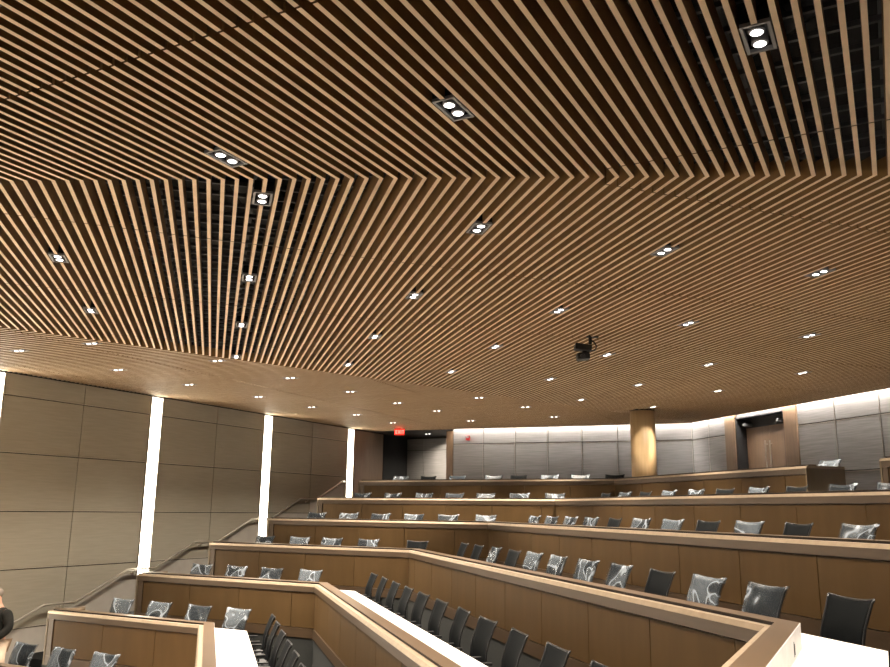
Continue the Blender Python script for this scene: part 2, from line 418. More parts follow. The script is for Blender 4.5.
# cove strips above the back and right walls
bm = BM()
for a, b, nrm in ((KP(3.76, -.048), KP(sC+.01, -.048), KH), (RA(5.197, .4, 0), RA(5.197, aC-.01, 0), NR)):
    wall_rect(bm, a, b, 1.035, 1.05, nrm, .022)
tag(build('trim_11', bm, m_cove), kind='structure')
bm = BM()
for a, b, nrm in ((KP(3.76, -.060), KP(sC+.02, -.060), KH), (RA(5.185, .4, 0), RA(5.185, aC-.02, 0), NR)):
    wall_rect(bm, a, b, 1.0, 1.07, nrm, .006)
tag(build('trim_12', bm, m_dark), kind='structure')

# ------------------------------------------------------------------ ceiling
S1P, S1D = Vector((0, 2.394, 0)), dirv(92.8)
S2P, S2D = Vector((-2.519, 4.684, 0)), dirv(48.9)
def left_n(d): return Vector((-d.y, d.x, 0))
n1 = left_n(S1D); n2 = left_n(S2D)           # pointing away from the camera
if n1.y < 0: n1 = -n1
if n2.y < 0: n2 = -n2
room = [(NH, 5.862), (KH, KC-.060), (NR, 5.185), (-UH, 1.2), (-NH, 4.5)]     # P.a <= c
zones = {'A': (28.2, .0401, room + [(n1, n1.dot(S1P))]),
         'B': (-15.28, .0429, room + [(-n1, -n1.dot(S1P)), (n2, n2.dot(S2P))]),
         'C': (-65.0, .0436, room + [(-n2, -n2.dot(S2P))])}
seam_sp = .0448
LIGHTS = {'A': [(.66, 1.61), (.01, 1.95), (-.65, 2.27)],
 'B': [(-.61, 2.59), (-1.61, 3.29), (.13, 2.86), (-.14, 3.84), (-.40, 4.81), (-.68, 5.79), (-1.85, 4.23), (-.87, 3.56), (-1.14, 4.53), (-1.41, 5.53),
       (.86, 3.10), (1.59, 3.37), (.58, 4.10), (1.33, 4.36), (2.09, 4.63), (.33, 5.07), (.06, 6.04), (1.05, 5.29), (.80, 6.32), (1.83, 5.61), (1.54, 6.56),
       (2.57, 5.89), (2.28, 6.84), (2.02, 7.96), (1.25, 7.51)],
 'C': [(-2.22, 5.14), (-2.82, 5.41), (-2.45, 6.14), (-1.58, 5.70), (-2.12, 6.88), (-1.21, 6.43), (-1.70, 7.59), (-1.34, 8.30), (-.81, 7.18), (-.45, 7.90),
       (-.07, 8.51), (-.94, 8.97), (-.59, 9.77), (.31, 9.44), (.32, 7.46), (.79, 8.08), (1.19, 8.93)]}
# unseen lamps added to brighten the ceiling, loosely continuing the grid
EXTRA = {'A': [(-.30, 1.16), (.36, .84), (1.02, .50), (1.32, 1.27), (-.96, 1.48), (-1.31, 2.05), (-1.9, 1.8), (-.6, .45), (.05, .1), (.7, -.2), (-1.5, .8), (-2.2, 1.1), (-.9, -.3), (-.25, -.65), (-1.8, .1), (1.4, -.5), (1.7, .2)], 'B': [(1.88, 2.45), (2.35, 3.66), (2.85, 4.92)], 'C': [(-3.05, 4.62)]}
def origin_phase(z):
    deg, sp_, cl = zones[z]; P = dirv(deg+90)
    # phase so the slats of neighbouring zones meet on the seams
    if z == 'A': return P.dot(Vector((.0225, 2.393, 0)))
    if z == 'B': return P.dot(Vector((.0225, 2.393, 0)))
    return None
phase = {'A': origin_phase('A'), 'B': origin_phase('B')}
PB = dirv(-15.28+90)
# spacing along each seam fixes the pitch of every zone
sB = zones['B'][1]
spS1 = sB/abs(PB.dot(S1D)); sA = spS1*abs(dirv(28.2+90).dot(S1D))
spS2 = sB/abs(PB.dot(S2D)); sC = spS2*abs(dirv(-65+90).dot(S2D))
# a point on seam 2 through which a B slat passes
t0 = (phase['B'] - PB.dot(S2P))/PB.dot(S2D); X2 = S2P + S2D*t0
phase['C'] = dirv(25).dot(X2)
pitch = {'A': sA, 'B': sB, 'C': sC}
SW, SD = .0126, .062
def clip(P, D, cons):
    lo, hi = -50.0, 50.0
    for a, c in cons:
        k = a.dot(D); r = c - a.dot(P)
        if abs(k) < 1e-9:
            if r < 0: return None
        elif k > 0: hi = min(hi, r/k)
        else: lo = max(lo, r/k)
    return (lo, hi) if hi > lo + .001 else None
JO = {'A': (1.215, .025, 1.06), 'B': (3.15-3.15, .10, 1.05), 'C': (4.32, 0, 1.07)}
fixtures = []
snapped = {}
for z in 'ABC':
    deg = zones[z][0]; D = dirv(deg); P = dirv(deg+90); snapped[z] = []
    for (x, y) in LIGHTS[z] + EXTRA[z]:
        v = Vector((x, y, 0)); p = v.dot(P); k = round((p-phase[z])/pitch[z]); p = phase[z]+k*pitch[z]
        snapped[z].append((k, v.dot(D), P*p + D*v.dot(D)))
col_xy = RA(4.115, 7.43, 0); COLR = .122
for z in 'ABC':
    deg, _, cons = zones[z]; D = dirv(deg); P = dirv(deg+90); bm = BM()
    j0, js, jp = JO[z]
    for i in range(-260, 260):
        p = phase[z] + i*pitch[z]
        ea = clip(P*(p-SW/2), D, cons); eb = clip(P*(p+SW/2), D, cons)
        if not ea or not eb: continue
        lo = max(ea[0], eb[0]); hi = min(ea[1], eb[1])
        cuts = []
        kk = j0 + js*p
        m = math.floor((lo-kk)/jp)
        t = kk + m*jp
        while t < hi:
            if lo+.06 < t < hi-.06: cuts.append((t-.003, t+.003))
            t += jp
        for (k, al, _) in snapped[z]:
            if k == i and lo < al < hi: cuts.append((al-.060, al+.060))
        cp_ = col_xy.dot(P)
        if abs(cp_-p) < COLR: cc = col_xy.dot(D); w = math.sqrt(COLR**2-(cp_-p)**2)+.004; cuts.append((cc-w, cc+w))
        cuts.sort(); segs_ = []; cur = None
        for a, b in cuts:
            segs_.append((cur, a)); cur = b
        segs_.append((cur, None))
        for a, b in segs_:
            a1, a2 = (ea[0], eb[0]) if a is None else (a, a)
            b1, b2 = (ea[1], eb[1]) if b is None else (b, b)
            if b is not None and (b < lo or b > hi): b1, b2 = min(b, ea[1]), min(b, eb[1])
            if a is not None and a > hi: continue
            if b1 <= a1 + .001 or b2 <= a2 + .001: continue
            q = [P*(p-SW/2)+D*a1, P*(p+SW/2)+D*a2, P*(p+SW/2)+D*b2, P*(p-SW/2)+D*b1]
            hexa(bm, [W((v.x, v.y, 1.0)) for v in q] + [W((v.x, v.y, 1.0+SD)) for v in q])
    o = build('ceiling', bm, m_slat); tag(o, kind='structure')
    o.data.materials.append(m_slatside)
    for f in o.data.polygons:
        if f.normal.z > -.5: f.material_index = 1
    # thin black-grey carriers above the slats, across them
    bm = BM()
    for j in range(-90, 110):
        t = j*.105
        e = clip(D*t, P, cons)
        if not e: continue
        q = [P*e[0]+D*(t-.005), P*e[1]+D*(t-.005), P*e[1]+D*(t+.005), P*e[0]+D*(t+.005)]
        hexa(bm, [W((v.x, v.y, 1.064)) for v in q] + [W((v.x, v.y, 1.078)) for v in q])
    for j in range(-25, 30):
        t = j*.33+.07
        e = clip(P*t, D, cons)
        if not e: continue
        q = [D*e[0]+P*(t-.008), D*e[1]+P*(t-.008), D*e[1]+P*(t+.008), D*e[0]+P*(t+.008)]
        hexa(bm, [W((v.x, v.y, 1.12)) for v in q] + [W((v.x, v.y, 1.14)) for v in q])
    tag(build('ceiling', bm, m_gcar), kind='structure')
bm = BM()
prism(bm, [q*S for q in [UN(-3.05, 6.0, 0), UN(10.4, 6.0, 0), UN(10.4, 4.0, 0), RA(5.4, 8.9, 0), RA(5.4, -.5, 0), UN(-3.05, -7.6, 0)]], (1.42+Z0)*S, (1.5+Z0)*S)
tag(build('ceiling', bm, m_void), kind='structure')
# shadow gap where the ceiling meets the left wall
bm = BM(); wall_rect(bm, UN(-1.2, 5.863, 0), UN(9.33, 5.863, 0), .998, 1.08, NH, .02); tag(build('trim_13', bm, m_void), kind='structure')
# ducts in the void
for i, (a, b, r, z) in enumerate(((UN(2.2, 2.0, 0), UN(5.0, 3.4, 0), .08, 1.24), (RA(.3, 1.0, 0), RA(1.9, .8, 0), .07, 1.22), (RA(.15, 4.3, 0), RA(.8, 6.2, 0), .06, 1.22), (RA(1.4, .6, 0), RA(1.15, 2.4, 0), .05, 1.2))):
    bm = BM(); a = Vector(a); b = Vector(b); a.z = b.z = z
    tube(bm, [W(a.lerp(b, t/6)) for t in range(7)], r*S, 14)
    for t in range(1, 6): tube(bm, [W(a.lerp(b, t/6-.006)), W(a.lerp(b, t/6+.006))], r*S*1.06, 14)
    tag(build('air_duct', bm, m_duct), ['wide dull duct above the slats over the left bank', 'dark duct glimpsed above the slats at top right', 'thin dark duct above the slats near the middle left', 'narrow dark duct in the void near the top right corner'][i], 'duct')

# ------------------------------------------------------------------ downlights
ORD = ['first', 'second', 'third', 'fourth', 'fifth', 'sixth', 'seventh', 'eighth', 'ninth', 'tenth', 'eleventh', 'twelfth']
def fixture_meshes():
    L_, W_ = .118*S, .062*S
    fr = BM(); t = .007*S
    for sx in (-1, 1): box(fr, (sx*(L_/2-t/2), 0, .011), t, W_, .020)
    for sy in (-1, 1): box(fr, (0, sy*(W_/2-t/2), .011), L_-2*t, t, .020)
    bk = BM(); box(bk, (0, 0, .085), L_-.004, W_-.004, .02)
    for sx in (-1, 1): box(bk, (sx*(L_/2-.005), 0, .047), .006, W_-.004, .056)
    for sy in (-1, 1): box(bk, (0, sy*(W_/2-.005), .047), L_-.02, .006, .056)
    le = []; c = []
    for sx in (-1, 1):
        l1 = BM(); c1 = BM(); le.append(l1); c.append(c1)
        ell(l1, (sx*.0245*S, 0, .002), (.0132*S, .0132*S, .004), 20, 8)
        n = 20; x0 = sx*.0245*S
        for i in range(n):
            a0, a1 = i*2*math.pi/n, (i+1)*2*math.pi/n
            for (ra, za, rb, zb) in ((.0133*S, .004, .0175*S, .008), (.0175*S, .008, .0178*S, .07)):
                c1.faces.new([c1.verts.new((x0+ra*math.cos(a0), ra*math.sin(a0), za)), c1.verts.new((x0+ra*math.cos(a1), ra*math.sin(a1), za)),
                             c1.verts.new((x0+rb*math.cos(a1), rb*math.sin(a1), zb)), c1.verts.new((x0+rb*math.cos(a0), rb*math.sin(a0), zb))])
    return fr, bk, le, c
fr, bk, le, cc = fixture_meshes()
proto = thing('downlight', (0, 0, 0), 'x', 'light', 'twin downlights set between the ceiling slats')
parts = [build('frame', fr, m_frame, proto, local=True), build('housing', bk, m_black, proto, local=True),
         ] + [build('lens', q, m_lamp, proto, local=True) for q in le] + [build('lamp_ring', q, m_frame, proto, local=True) for q in cc]
def copy_thing(src):
    r = src.copy(); COL.objects.link(r)
    for ch in src.children:
        c = ch.copy(); COL.objects.link(c); c.parent = r
        for g in ch.children:
            q = g.copy(); COL.objects.link(q); q.parent = c
    return r
def spot(loc, power, size=100, blend=1.0, col=WARM, rad=.05):
    l = bpy.data.lights.new('downlight_beam', 'SPOT'); l.energy = power; l.spot_size = math.radians(size); l.spot_blend = blend
    l.color = col; l.shadow_soft_size = rad
    o = bpy.data.objects.new('downlight_beam', l); COL.objects.link(o); o.location = loc; return o
first = True
ZN = {'A': 'nearest ceiling zone', 'B': 'middle chevron zone', 'C': 'fine-slatted far left zone'}
lab = {}
for z in 'ABC':
    items = [(s[0], s[1], s[2], i < len(LIGHTS[z])) for i, s in enumerate(snapped[z])]
    # order into lines
    key = (lambda v: round((v.dot(NR)-.11)/.78)) if z == 'B' else ((lambda v: round((v.dot(UH)-3.5)/.82)) if z == 'C' else (lambda v: round((v.dot(UH)-1.73)/.8)))
    sec = (lambda v: v.dot(AR)) if z == 'B' else (lambda v: -v.dot(NH))
    lines = {}
    for it in items: lines.setdefault(key(it[2]), []).append(it)
    for li, kk in enumerate(sorted(lines)):
        for pi, it in enumerate(sorted(lines[kk], key=lambda q: sec(q[2]))):
            r = proto if first else copy_thing(proto); first = False
            v = it[2]; r.location = W((v.x, v.y, .9985)); r.rotation_euler = (0, 0, math.radians(90-zones[z][0]))
            if z == 'B': r['label'] = 'twin downlight in middle slats, %s line from left, %s from near seam' % (ORD[li], ORD[pi])
            elif z == 'C': r['label'] = 'twin downlight in far slats, %s line from front, %s from left wall' % (ORD[li], ORD[pi])
            else: r['label'] = 'twin downlight in nearest slats, %s line before seam, %s from left' % (ORD[len(lines)-1-li], ORD[pi])
            pw = SPOT_ZONE_A if z == 'A' else SPOT_W
            if v.dot(NH) > 4.6: pw *= .36          # the line next to the left wall is dimmed
            pw *= 1 + .75*min(1, max(0, (v.y-4)/3))      # brighter lamps over the back rows
            if (v - Vector((2.02, 7.96, 0))).length < .1: pw *= .16   # lamp right beside the column
            spot(r.location + Vector((0, 0, -.012)), pw)
# alcove lamp
al = copy_thing(proto); al.location = W(UN(9.8, 5.33, .9985)); al.rotation_euler = (0, 0, math.radians(90+65)); al['label'] = 'twin downlight over the dark alcove beyond the exit sign'
spot(W(UN(9.98, 5.12, .99)), 450, 150)

# ------------------------------------------------------------------ lecture desks
def pt(a, c, t, d, end):
    """plan point at offset d behind the face line; end = ('s', value) or ('m', normal, c)"""
    if end[0] == 's': return a*(c+d) + t*end[1]
    return isect(a, c+d, end[1], end[2]+d)
PROFILE = [  # name, d0,z0 ... polygon of (d, z), material
]
def extr(bm, seg, e0, e1, poly, zr):
    a, c, t = seg
    A = [bm.verts.new(W((*pt(a, c, t, d, e0).xy, zr+z))) for d, z in poly]
    B = [bm.verts.new(W((*pt(a, c, t, d, e1).xy, zr+z))) for d, z in poly]
    k = len(poly); bm.faces.new(A); bm.faces.new(B)
    for i in range(k): bm.faces.new((A[i], A[(i+1) % k], B[(i+1) % k], B[i]))
HT = .367
def desk(seg, zr, e0, e1, bounds, label, endcap=(False, False), group='lecture desks in stepped rows', notch=None):
    """bounds: panel joints along t, increasing"""
    a, c, t = seg
    mid = pt(a, c, t, .15, e0).lerp(pt(a, c, t, .15, e1), .5)
    th = thing('lecture_desk', W((mid.x, mid.y, zr-HT)), label, 'desk', group)
    def part(name, poly, m, q0=e0, q1=e1, **kw):
        bm = BM(); extr(bm, seg, q0, q1, poly, zr); return build(name, bm, m, th, **kw)
    part('carcass', [(.008, -.06), (.02, -.06), (.02, -HT), (.008, -HT)], m_dark)
    part('fascia', [(-.012, -.018), (-.012, -.055), (.012, -.055), (.012, -.018)], m_rail)
    part('metal_strip', [(-.012, -.0175), (-.004, -.001), (.022, -.001), (.022, -.0175)], m_cap)
    part('dark_lip', [(.0222, -.0175), (.0222, .0080), (.030, .0080), (.030, -.0175)], m_groove)
    part('ledge', [(.0205, .0082), (.0205, .0100), (.085, .0100), (.085, -.062), (.0305, -.062), (.0305, .0082)], m_rail)
    part('skirting', [(-.010, -.303), (-.010, -HT+.001), (.010, -HT+.001), (.010, -.303)], m_rail)
    part('upstand', [(.0853, .0090), (.0865, .0090), (.0865, -.060), (.0853, -.060)], m_top)
    wp = [(.085, -.060), (.30, -.060), (.30, -.073), (.085, -.073)]
    if notch:
        bm = BM(); extr(bm, seg, e0, ('s', notch[0]), wp, zr); extr(bm, seg, ('s', notch[1]), e1, wp, zr); build('worktop', bm, m_top, th)
    else: part('worktop', wp, m_top)
    s0 = pt(a, c, t, 0, e0).dot(t); s1 = pt(a, c, t, 0, e1).dot(t)
    lo, hi = min(s0, s1), max(s0, s1)
    ml = .10 if (e0 if s0 < s1 else e1)[0] == 'm' else .03; mh = .10 if (e1 if s0 < s1 else e0)[0] == 'm' else .03
    bs = sorted(b for b in bounds if lo+ml < b < hi-mh)
    st = .045
    cells = []
    edges = [lo+.004] + bs + [hi-.004]
    for i, (x0, x1) in enumerate(zip(edges, edges[1:])):
        if x1-x0 < .03: continue
        cells.append((x0, x1))
    for i, (x0, x1) in enumerate(cells):
        stile = x1-x0 < .12 and (i == 0 or i == len(cells)-1)
        g = .0022
        bm = BM()
        d0 = -.010 if stile else -.004
        ztop, zbot = (-.056, -.302) if stile else (-.060, -.299)
        q0 = e0 if (i == 0 and abs(x0-(s0+.004)) < .01 and e0[0] == 'm') else ('s', x0+g)
        q1 = e1 if (i == len(cells)-1 and e1[0] == 'm') else ('s', x1-g)
        extr(bm, seg, q0, q1, [(d0, ztop), (d0, zbot), (.008, zbot), (.008, ztop)], zr)
        build('corner_stile' if stile else 'front_panel', bm, m_rail if stile else m_panel, th)
    for flag, q, sgn in ((endcap[0], e0, -1), (endcap[1], e1, 1)):
        if flag:
            v = q[1]; lo_, hi_ = sorted((v, v+sgn*.014))
            bm = BM(); extr(bm, seg, ('s', lo_), ('s', hi_), [(-.012, -.0175), (-.012, -HT+.001), (.30, -HT+.001), (.30, -.0175)], zr); build('end_panel', bm, m_end, th)
            bm = BM(); extr(bm, seg, ('s', lo_), ('s', hi_+.0), [(-.004, .0), (.30, .0), (.30, -.0175), (-.012, -.0175)], zr); build('end_cap', bm, m_cap, th)
    # legs / brackets under the worktop
    L_ = hi-lo; nb = max(2, int(L_/1.0)+1)
    for i in range(nb):
        s = lo+.35 + (L_-.7)*i/(nb-1) if L_ > .8 else lo + L_*(.3+.4*i)
        bm = BM(); extr(bm, seg, ('s', s-.006), ('s', s+.006), [(.02, -.073), (.27, -.073), (.24, -.10), (.02, -.24)], zr); build('bracket', bm, m_black, th)
    return th
ROWN = {-1: 'lowest', 0: 'second lowest', 1: 'third', 2: 'fourth', 3: 'fifth', 4: 'top but one', 5: 'topmost'}
Lb = [5.315, 4.82, 4.33, 3.84, 3.335, 2.83]
for k in range(-1, 6):
    seg = (UH, cU(k), NH)
    mN = ('m', NR, cN(k))
    bnd = list(Lb)
    if k == 1: bnd[-1] = 3.642; bnd = [5.315, 4.82, 4.33, 3.84, 3.642]
    if k == 0: bnd = [5.315, 4.82, 4.33]
    if k == 3: bnd += [3.04]
    if k == 5: bnd = [5.315, 4.82, 4.32, 3.82, 3.32, 2.82]
    desk(seg, railz(k), mN, ('s', 5.372), bnd,
         {-1: 'wooden desk cut off at the bottom left corner of the photo, beside the person', 0: 'wooden desk at lower left whose right end meets the white worktop',
          1: 'wooden desk of the left bank, third row up, meeting the first light strip', 2: 'wooden desk of the left bank, fourth row up, crossing behind four chairs',
          3: 'wooden desk of the left bank, fifth row up, below the second light strip', 4: 'wooden desk of the left bank, second row from the top',
          5: 'topmost wooden desk of the left bank, under the exit sign'}[k], (False, True))
Rb = {0: [k_*.509+3.4 for k_ in range(9)], 1: [3.911+.5285*i for i in range(-3, 5)], 2: [2.287+.509*i for i in range(-1, 9)], 3: [2.86+.509*i for i in range(-3, 8)],
      4: [3.443+.509*i for i in range(-4, 7)], 5: [5.053+.509*i for i in range(0, 5)]}
for k in range(0, 6):
    seg = (NR, cN(k), AR)
    e0 = ('m', W3, c3(k)) if k < 5 else ('s', 4.83); e1 = ('m', UH, cU(k))
    desk(seg, railz(k), e0, e1, Rb[k], {0: 'wooden desk with the bright white worktop at the lower left of centre', 1: 'long wooden desk running to bottom centre, white worktop behind it',
         2: 'long wooden desk sloping right to the metal-edged corner at lower right', 3: 'long right bank desk, fourth row up, leaving the photo at its right edge',
         4: 'long wooden desk of the right bank, second row from the top', 5: 'topmost right bank desk ending in a side panel before the double door'}[k], (k == 5, False), notch=(7.30, 7.56) if k == 5 else None)
# short desk beyond the door aisle, third bank piece at lower right
desk((NR, 3.86, AR), .338, ('s', 2.6), ('s', 4.11), [2.6+.045, 3.1, 3.6, 4.065], 'separate raised wooden desk at the right edge beyond the aisle gap', (False, True))
t3 = -UH
c2_ = isect(NR, cN(2), W3, c3(2)); s_c = c2_.dot(t3)
th3 = desk((W3, c3(2), t3), railz(2), ('m', NR, cN(2)), ('s', s_c+1.05), [s_c+.1, s_c+.6], 'near desk end turning toward the viewer at lower right, with outlet', (False, False))
# outlet on its back face
o = thing('power_outlet', W(W3*(c3(2)+.086)+t3*(s_c+.19)+Vector((0, 0, railz(2)-.032))), 'small dark outlet on the desk upstand at lower right', 'outlet')
rz = Matrix.Rotation(math.radians(-27.45), 3, 'Z')
bm = BM(); p = o.location; box(bm, p, .006, .036, .085, rz); pt_ = build('plate', bm, m_frame, o)
bm = BM(); box(bm, p+W3*.004, .006, .020, .062, rz); build('socket', bm, m_black, pt_)

# ------------------------------------------------------------------ chairs
def back_surface(bm, inset=0.0, thick=.012, wr=0.0, grow=0.0):
    prof = [(.185, .44), (.225, .52), (.232, .60), (.238, .68), (.262, .77), (.300, .86), (.330, .915), (.345, .945)]
    hw = [.175, .205, .215, .215, .215, .218, .225, .232]
    nx = 10; F = []; B = []
    for j, ((y, z), w) in enumerate(zip(prof, hw)):
        fr_, br_ = [], []
        for i in range(nx+1):
            t = -1+2*i/nx
            yy = y - .035*(t*t) + .0
            zz = z + (.022*(abs(t)**2.2) if j >= 6 else 0)
            n = wr*(math.sin(5*t+3*j)*.5+math.sin(9.7*t-2.1*j)*.5)
            fr_.append(bm.verts.new((t*(w+grow-inset), yy-thick/2-grow-abs(n), zz+(grow if j == 7 else 0))))
            br_.append(bm.verts.new((t*(w+grow-inset), yy+thick/2+grow+abs(n), zz+(grow if j == 7 else 0))))
        F.append(fr_); B.append(br_)
    m = len(prof)
    for j in range(m-1):
        for i in range(nx):
            bm.faces.new((F[j][i], F[j][i+1], F[j+1][i+1], F[j+1][i])); bm.faces.new((B[j][i], B[j+1][i], B[j+1][i+1], B[j][i+1]))
        bm.faces.new((F[j][0], F[j+1][0], B[j+1][0], B[j][0])); bm.faces.new((F[j][nx], B[j][nx], B[j+1][nx], F[j+1][nx]))
    for i in range(nx):
        bm.faces.new((F[m-1][i], F[m-1][i+1], B[m-1][i+1], B[m-1][i]))
        if not grow: bm.faces.new((F[0][i], B[0][i], B[0][i+1], F[0][i+1]))
    return prof, hw
def make_chair(wrapped):
    t = thing('office_chair', (0, 0, 0), 'x', 'chair')
    bm = BM(); prof, hw = back_surface(bm, .006, .008); build('backrest', bm, m_mesh, t, local=True, smooth=True)
    bm = BM()
    for sx in (-1, 1):
        tube(bm, [(sx*w, y-.035, z+(.022 if j >= 6 else 0)) for j, ((y, z), w) in enumerate(zip(prof, hw))], .0095, 8)
    y, z = prof[-1]
    tube(bm, [(x*.0232*10/10*1.0, y-.035*(x/10)**2, z+.022*abs(x/10)**2.2) for x in range(-10, 11)], .009, 8)
    tube(bm, [(x*.0175, .185-.035*(x/10)**2, .44) for x in range(-10, 11)], .010, 8)
    build('back_frame', bm, m_cframe, t, local=True, smooth=True)
    bm = BM(); box(bm, (0, -.02, .445), .46, .45, .05); o = build('seat', bm, m_cushion, t, local=True, bevel=.02)
    bm = BM(); tube(bm, [(0, .17, .40), (0, .235, .42), (0, .262, .52), (0, .262, .66)], [.028, .026, .02, .015], 10); build('back_support', bm, m_cframe, t, local=True)
    for sx in (-1, 1):
        bm = BM(); tube(bm, [(sx*.20, .03, .41), (sx*.27, .03, .43), (sx*.275, .04, .60), (sx*.275, .04, .635)], .013, 8)
        box(bm, (sx*.275, 0, .645), .05, .24, .022); build('armrest', bm, m_cframe, t, local=True)
    bm = BM(); tube(bm, [(0, 0, .42), (0, 0, .10)], .026, 12)
    for i in range(5):
        a = i*2*math.pi/5+.3; c, s = math.cos(a), math.sin(a)
        tube(bm, [(0, 0, .10), (.30*c, .30*s, .065)], [.024, .015], 8)
        tube(bm, [(.30*c-.012*s, .30*s+.012*c, .027), (.30*c+.012*s, .30*s-.012*c, .027)], .026, 12)
    build('star_base', bm, m_cframe, t, local=True)
    if wrapped:
        bm = BM(); back_surface(bm, 0, .012, .012, .012); build('plastic_wrap', bm, m_wrap, t, local=True, smooth=True)
    return t
pw = make_chair(True); pd = make_chair(False)
used = {'w': False, 'd': False}
def chair(P, facing, kind, label, dz, jit=True):
    src = pw if kind == 'w' else pd
    r = src if not used[kind] else copy_thing(src); used[kind] = True
    # local -y faces the desk; facing = outward normal (local +y)
    ang = math.atan2(facing.y, facing.x) - math.pi/2
    if jit: ang += random.uniform(-.06, .06)
    r.location = (P.x*S, P.y*S, (dz+Z0)*S); r.rotation_euler = (0, 0, ang)
    r['label'] = label; r['group'] = 'chairs behind the stepped desks'
    return r
CO = .73/S                                     # chair centre behind the desk face
DESKN = {-1: 'the lowest left desk', 0: 'the second lowest left desk', 1: 'the third left desk', 2: 'the fourth left desk', 3: 'the fifth left desk', 4: 'the sixth left desk', 5: 'the topmost left desk'}
LN = {-1: [5.13, 4.76, 4.37], 0: [5.15, 4.76, 4.38, 4.03], 1: [5.13, 4.76, 4.39, 4.015], 2: [5.13, 4.73, 4.37, 4.0, 3.51], 3: [5.13, 4.735, 4.37, 3.995, 3.62, 3.245],
      4: [5.10, 4.72, 4.33, 3.97, 3.61, 3.23, 2.86], 5: [5.08, 4.71, 4.33, 3.87, 3.575, 3.21, 2.855, 2.475]}
LW = {-1: 'www', 0: 'wwww', 1: 'wwww', 2: 'wwwwd', 3: 'wwwwww', 4: 'wwwwwww', 5: 'wdwwdwwd'}
for k, l in LN.items():
    for i, n_ in enumerate(l):
        P = UH*(cU(k)+CO) + NH*n_
        w = LW[k][i]
        chair(P, UH, w, '%s chair, %s from the left aisle, behind %s' % ('plastic-wrapped black' if w == 'w' else 'bare black', ORD[i], DESKN[k]), floorz(k))
RNn = {0: [5.75, 5.38, 4.99, 4.62, 4.27, 3.9], 1: [6.33, 5.95, 5.57, 5.2, 4.82, 4.43, 4.04, 3.66, 3.28, 2.89, 2.5], 2: [6.55, 6.17, 5.78, 5.39, 5.03, 4.65, 4.25, 3.88, 3.48, 3.11, 2.73, 2.32],
       3: [6.97, 6.58, 6.21, 5.84, 5.46, 5.07, 4.68, 4.29, 3.91, 3.53, 3.13, 2.75], 4: [7.16, 6.78, 6.42, 6.04, 5.65, 5.27, 4.89, 4.51, 4.11, 3.72, 3.34], 5: [5.13]}
RWp = {0: 'dddddd', 1: 'ddddddddddd', 2: 'ddwdwwwwdwwd', 3: 'wwwwdwwdwdww', 4: 'dwdwwdwdwwd', 5: 'w'}
RD = {0: 'the lowest right bank desk', 1: 'the second right bank desk', 2: 'the third right bank desk', 3: 'the fourth right bank desk', 4: 'the fifth right bank desk', 5: 'the topmost right bank desk'}
for k, l in RNn.items():
    for i, a_ in enumerate(l):
        P = NR*(cN(k)+CO) + AR*a_
        w = RWp[k][i]
        chair(P, NR, w, '%s chair, %s from the bank corner, behind %s' % ('plastic-wrapped black' if w == 'w' else 'bare dark', ORD[i], RD[k]), floorz(k))

# ------------------------------------------------------------------ column
bm = BM(); p0 = W((col_xy.x, col_xy.y, floorz(5))); p1 = W((col_xy.x, col_xy.y, .992))
tube(bm, [p0, p1], COLR*S, 48)
cl = thing('round_column', p0, 'tall round maple-clad column behind the topmost desks', 'column')
build('shaft', bm, m_colm, cl, smooth=False)
for pl in cl.children[0].data.polygons:
    if len(pl.vertices) == 4: pl.use_smooth = True
bm = BM(); tube(bm, [W((col_xy.x, col_xy.y, .990)), W((col_xy.x, col_xy.y, 1.03))], COLR*S*.93, 40); build('top_ring', bm, m_black, cl)

# ------------------------------------------------------------------ handrail on the left wall
hp = [(2.15, -1.18), (2.5, -.985), (3.74, -.985), (4.03, -.975), (4.545, -.755), (4.83, -.757), (5.34, -.533), (5.65, -.533), (6.13, -.323), (6.44, -.324), (6.93, -.111), (7.235, -.112), (7.735, .109), (8.04, .110), (8.555, .330)]
hp = hp[2:]
hr = thing('handrail', W(UN(6, 5.83, -.5)), 'thin steel handrail stepping up the left wall beside the aisle', 'handrail')
bm = BM(); pts = [W(UN(u, 5.832, z)) for u, z in hp] + [W(UN(8.62, 5.832, .332)), W(UN(8.63, 5.868, .332))]
fine = []
for i, p in enumerate(pts):
    if 0 < i < len(pts)-2:
        a = pts[i-1]; b = pts[i+1]
        fine += [p+(a-p).normalized()*.04, p, p+(b-p).normalized()*.04]
    else: fine.append(p)
tube(bm, fine, .019, 10); build('rail', bm, m_steel, hr, smooth=True)
for u, z in ((3.9, -.98), (4.7, -.757), (5.42, -.533), (6.22, -.323), (7.02, -.111), (7.88, .110), (8.5, .31)):
    bm = BM(); tube(bm, [W(UN(u, 5.832, z-.008)), W(UN(u, 5.836, z-.028)), W(UN(u, 5.868, z-.034))], .007, 8); tube(bm, [W(UN(u, 5.862, z-.034)), W(UN(u, 5.869, z-.034))], .028, 12)
    build('bracket', bm, m_steel, hr)

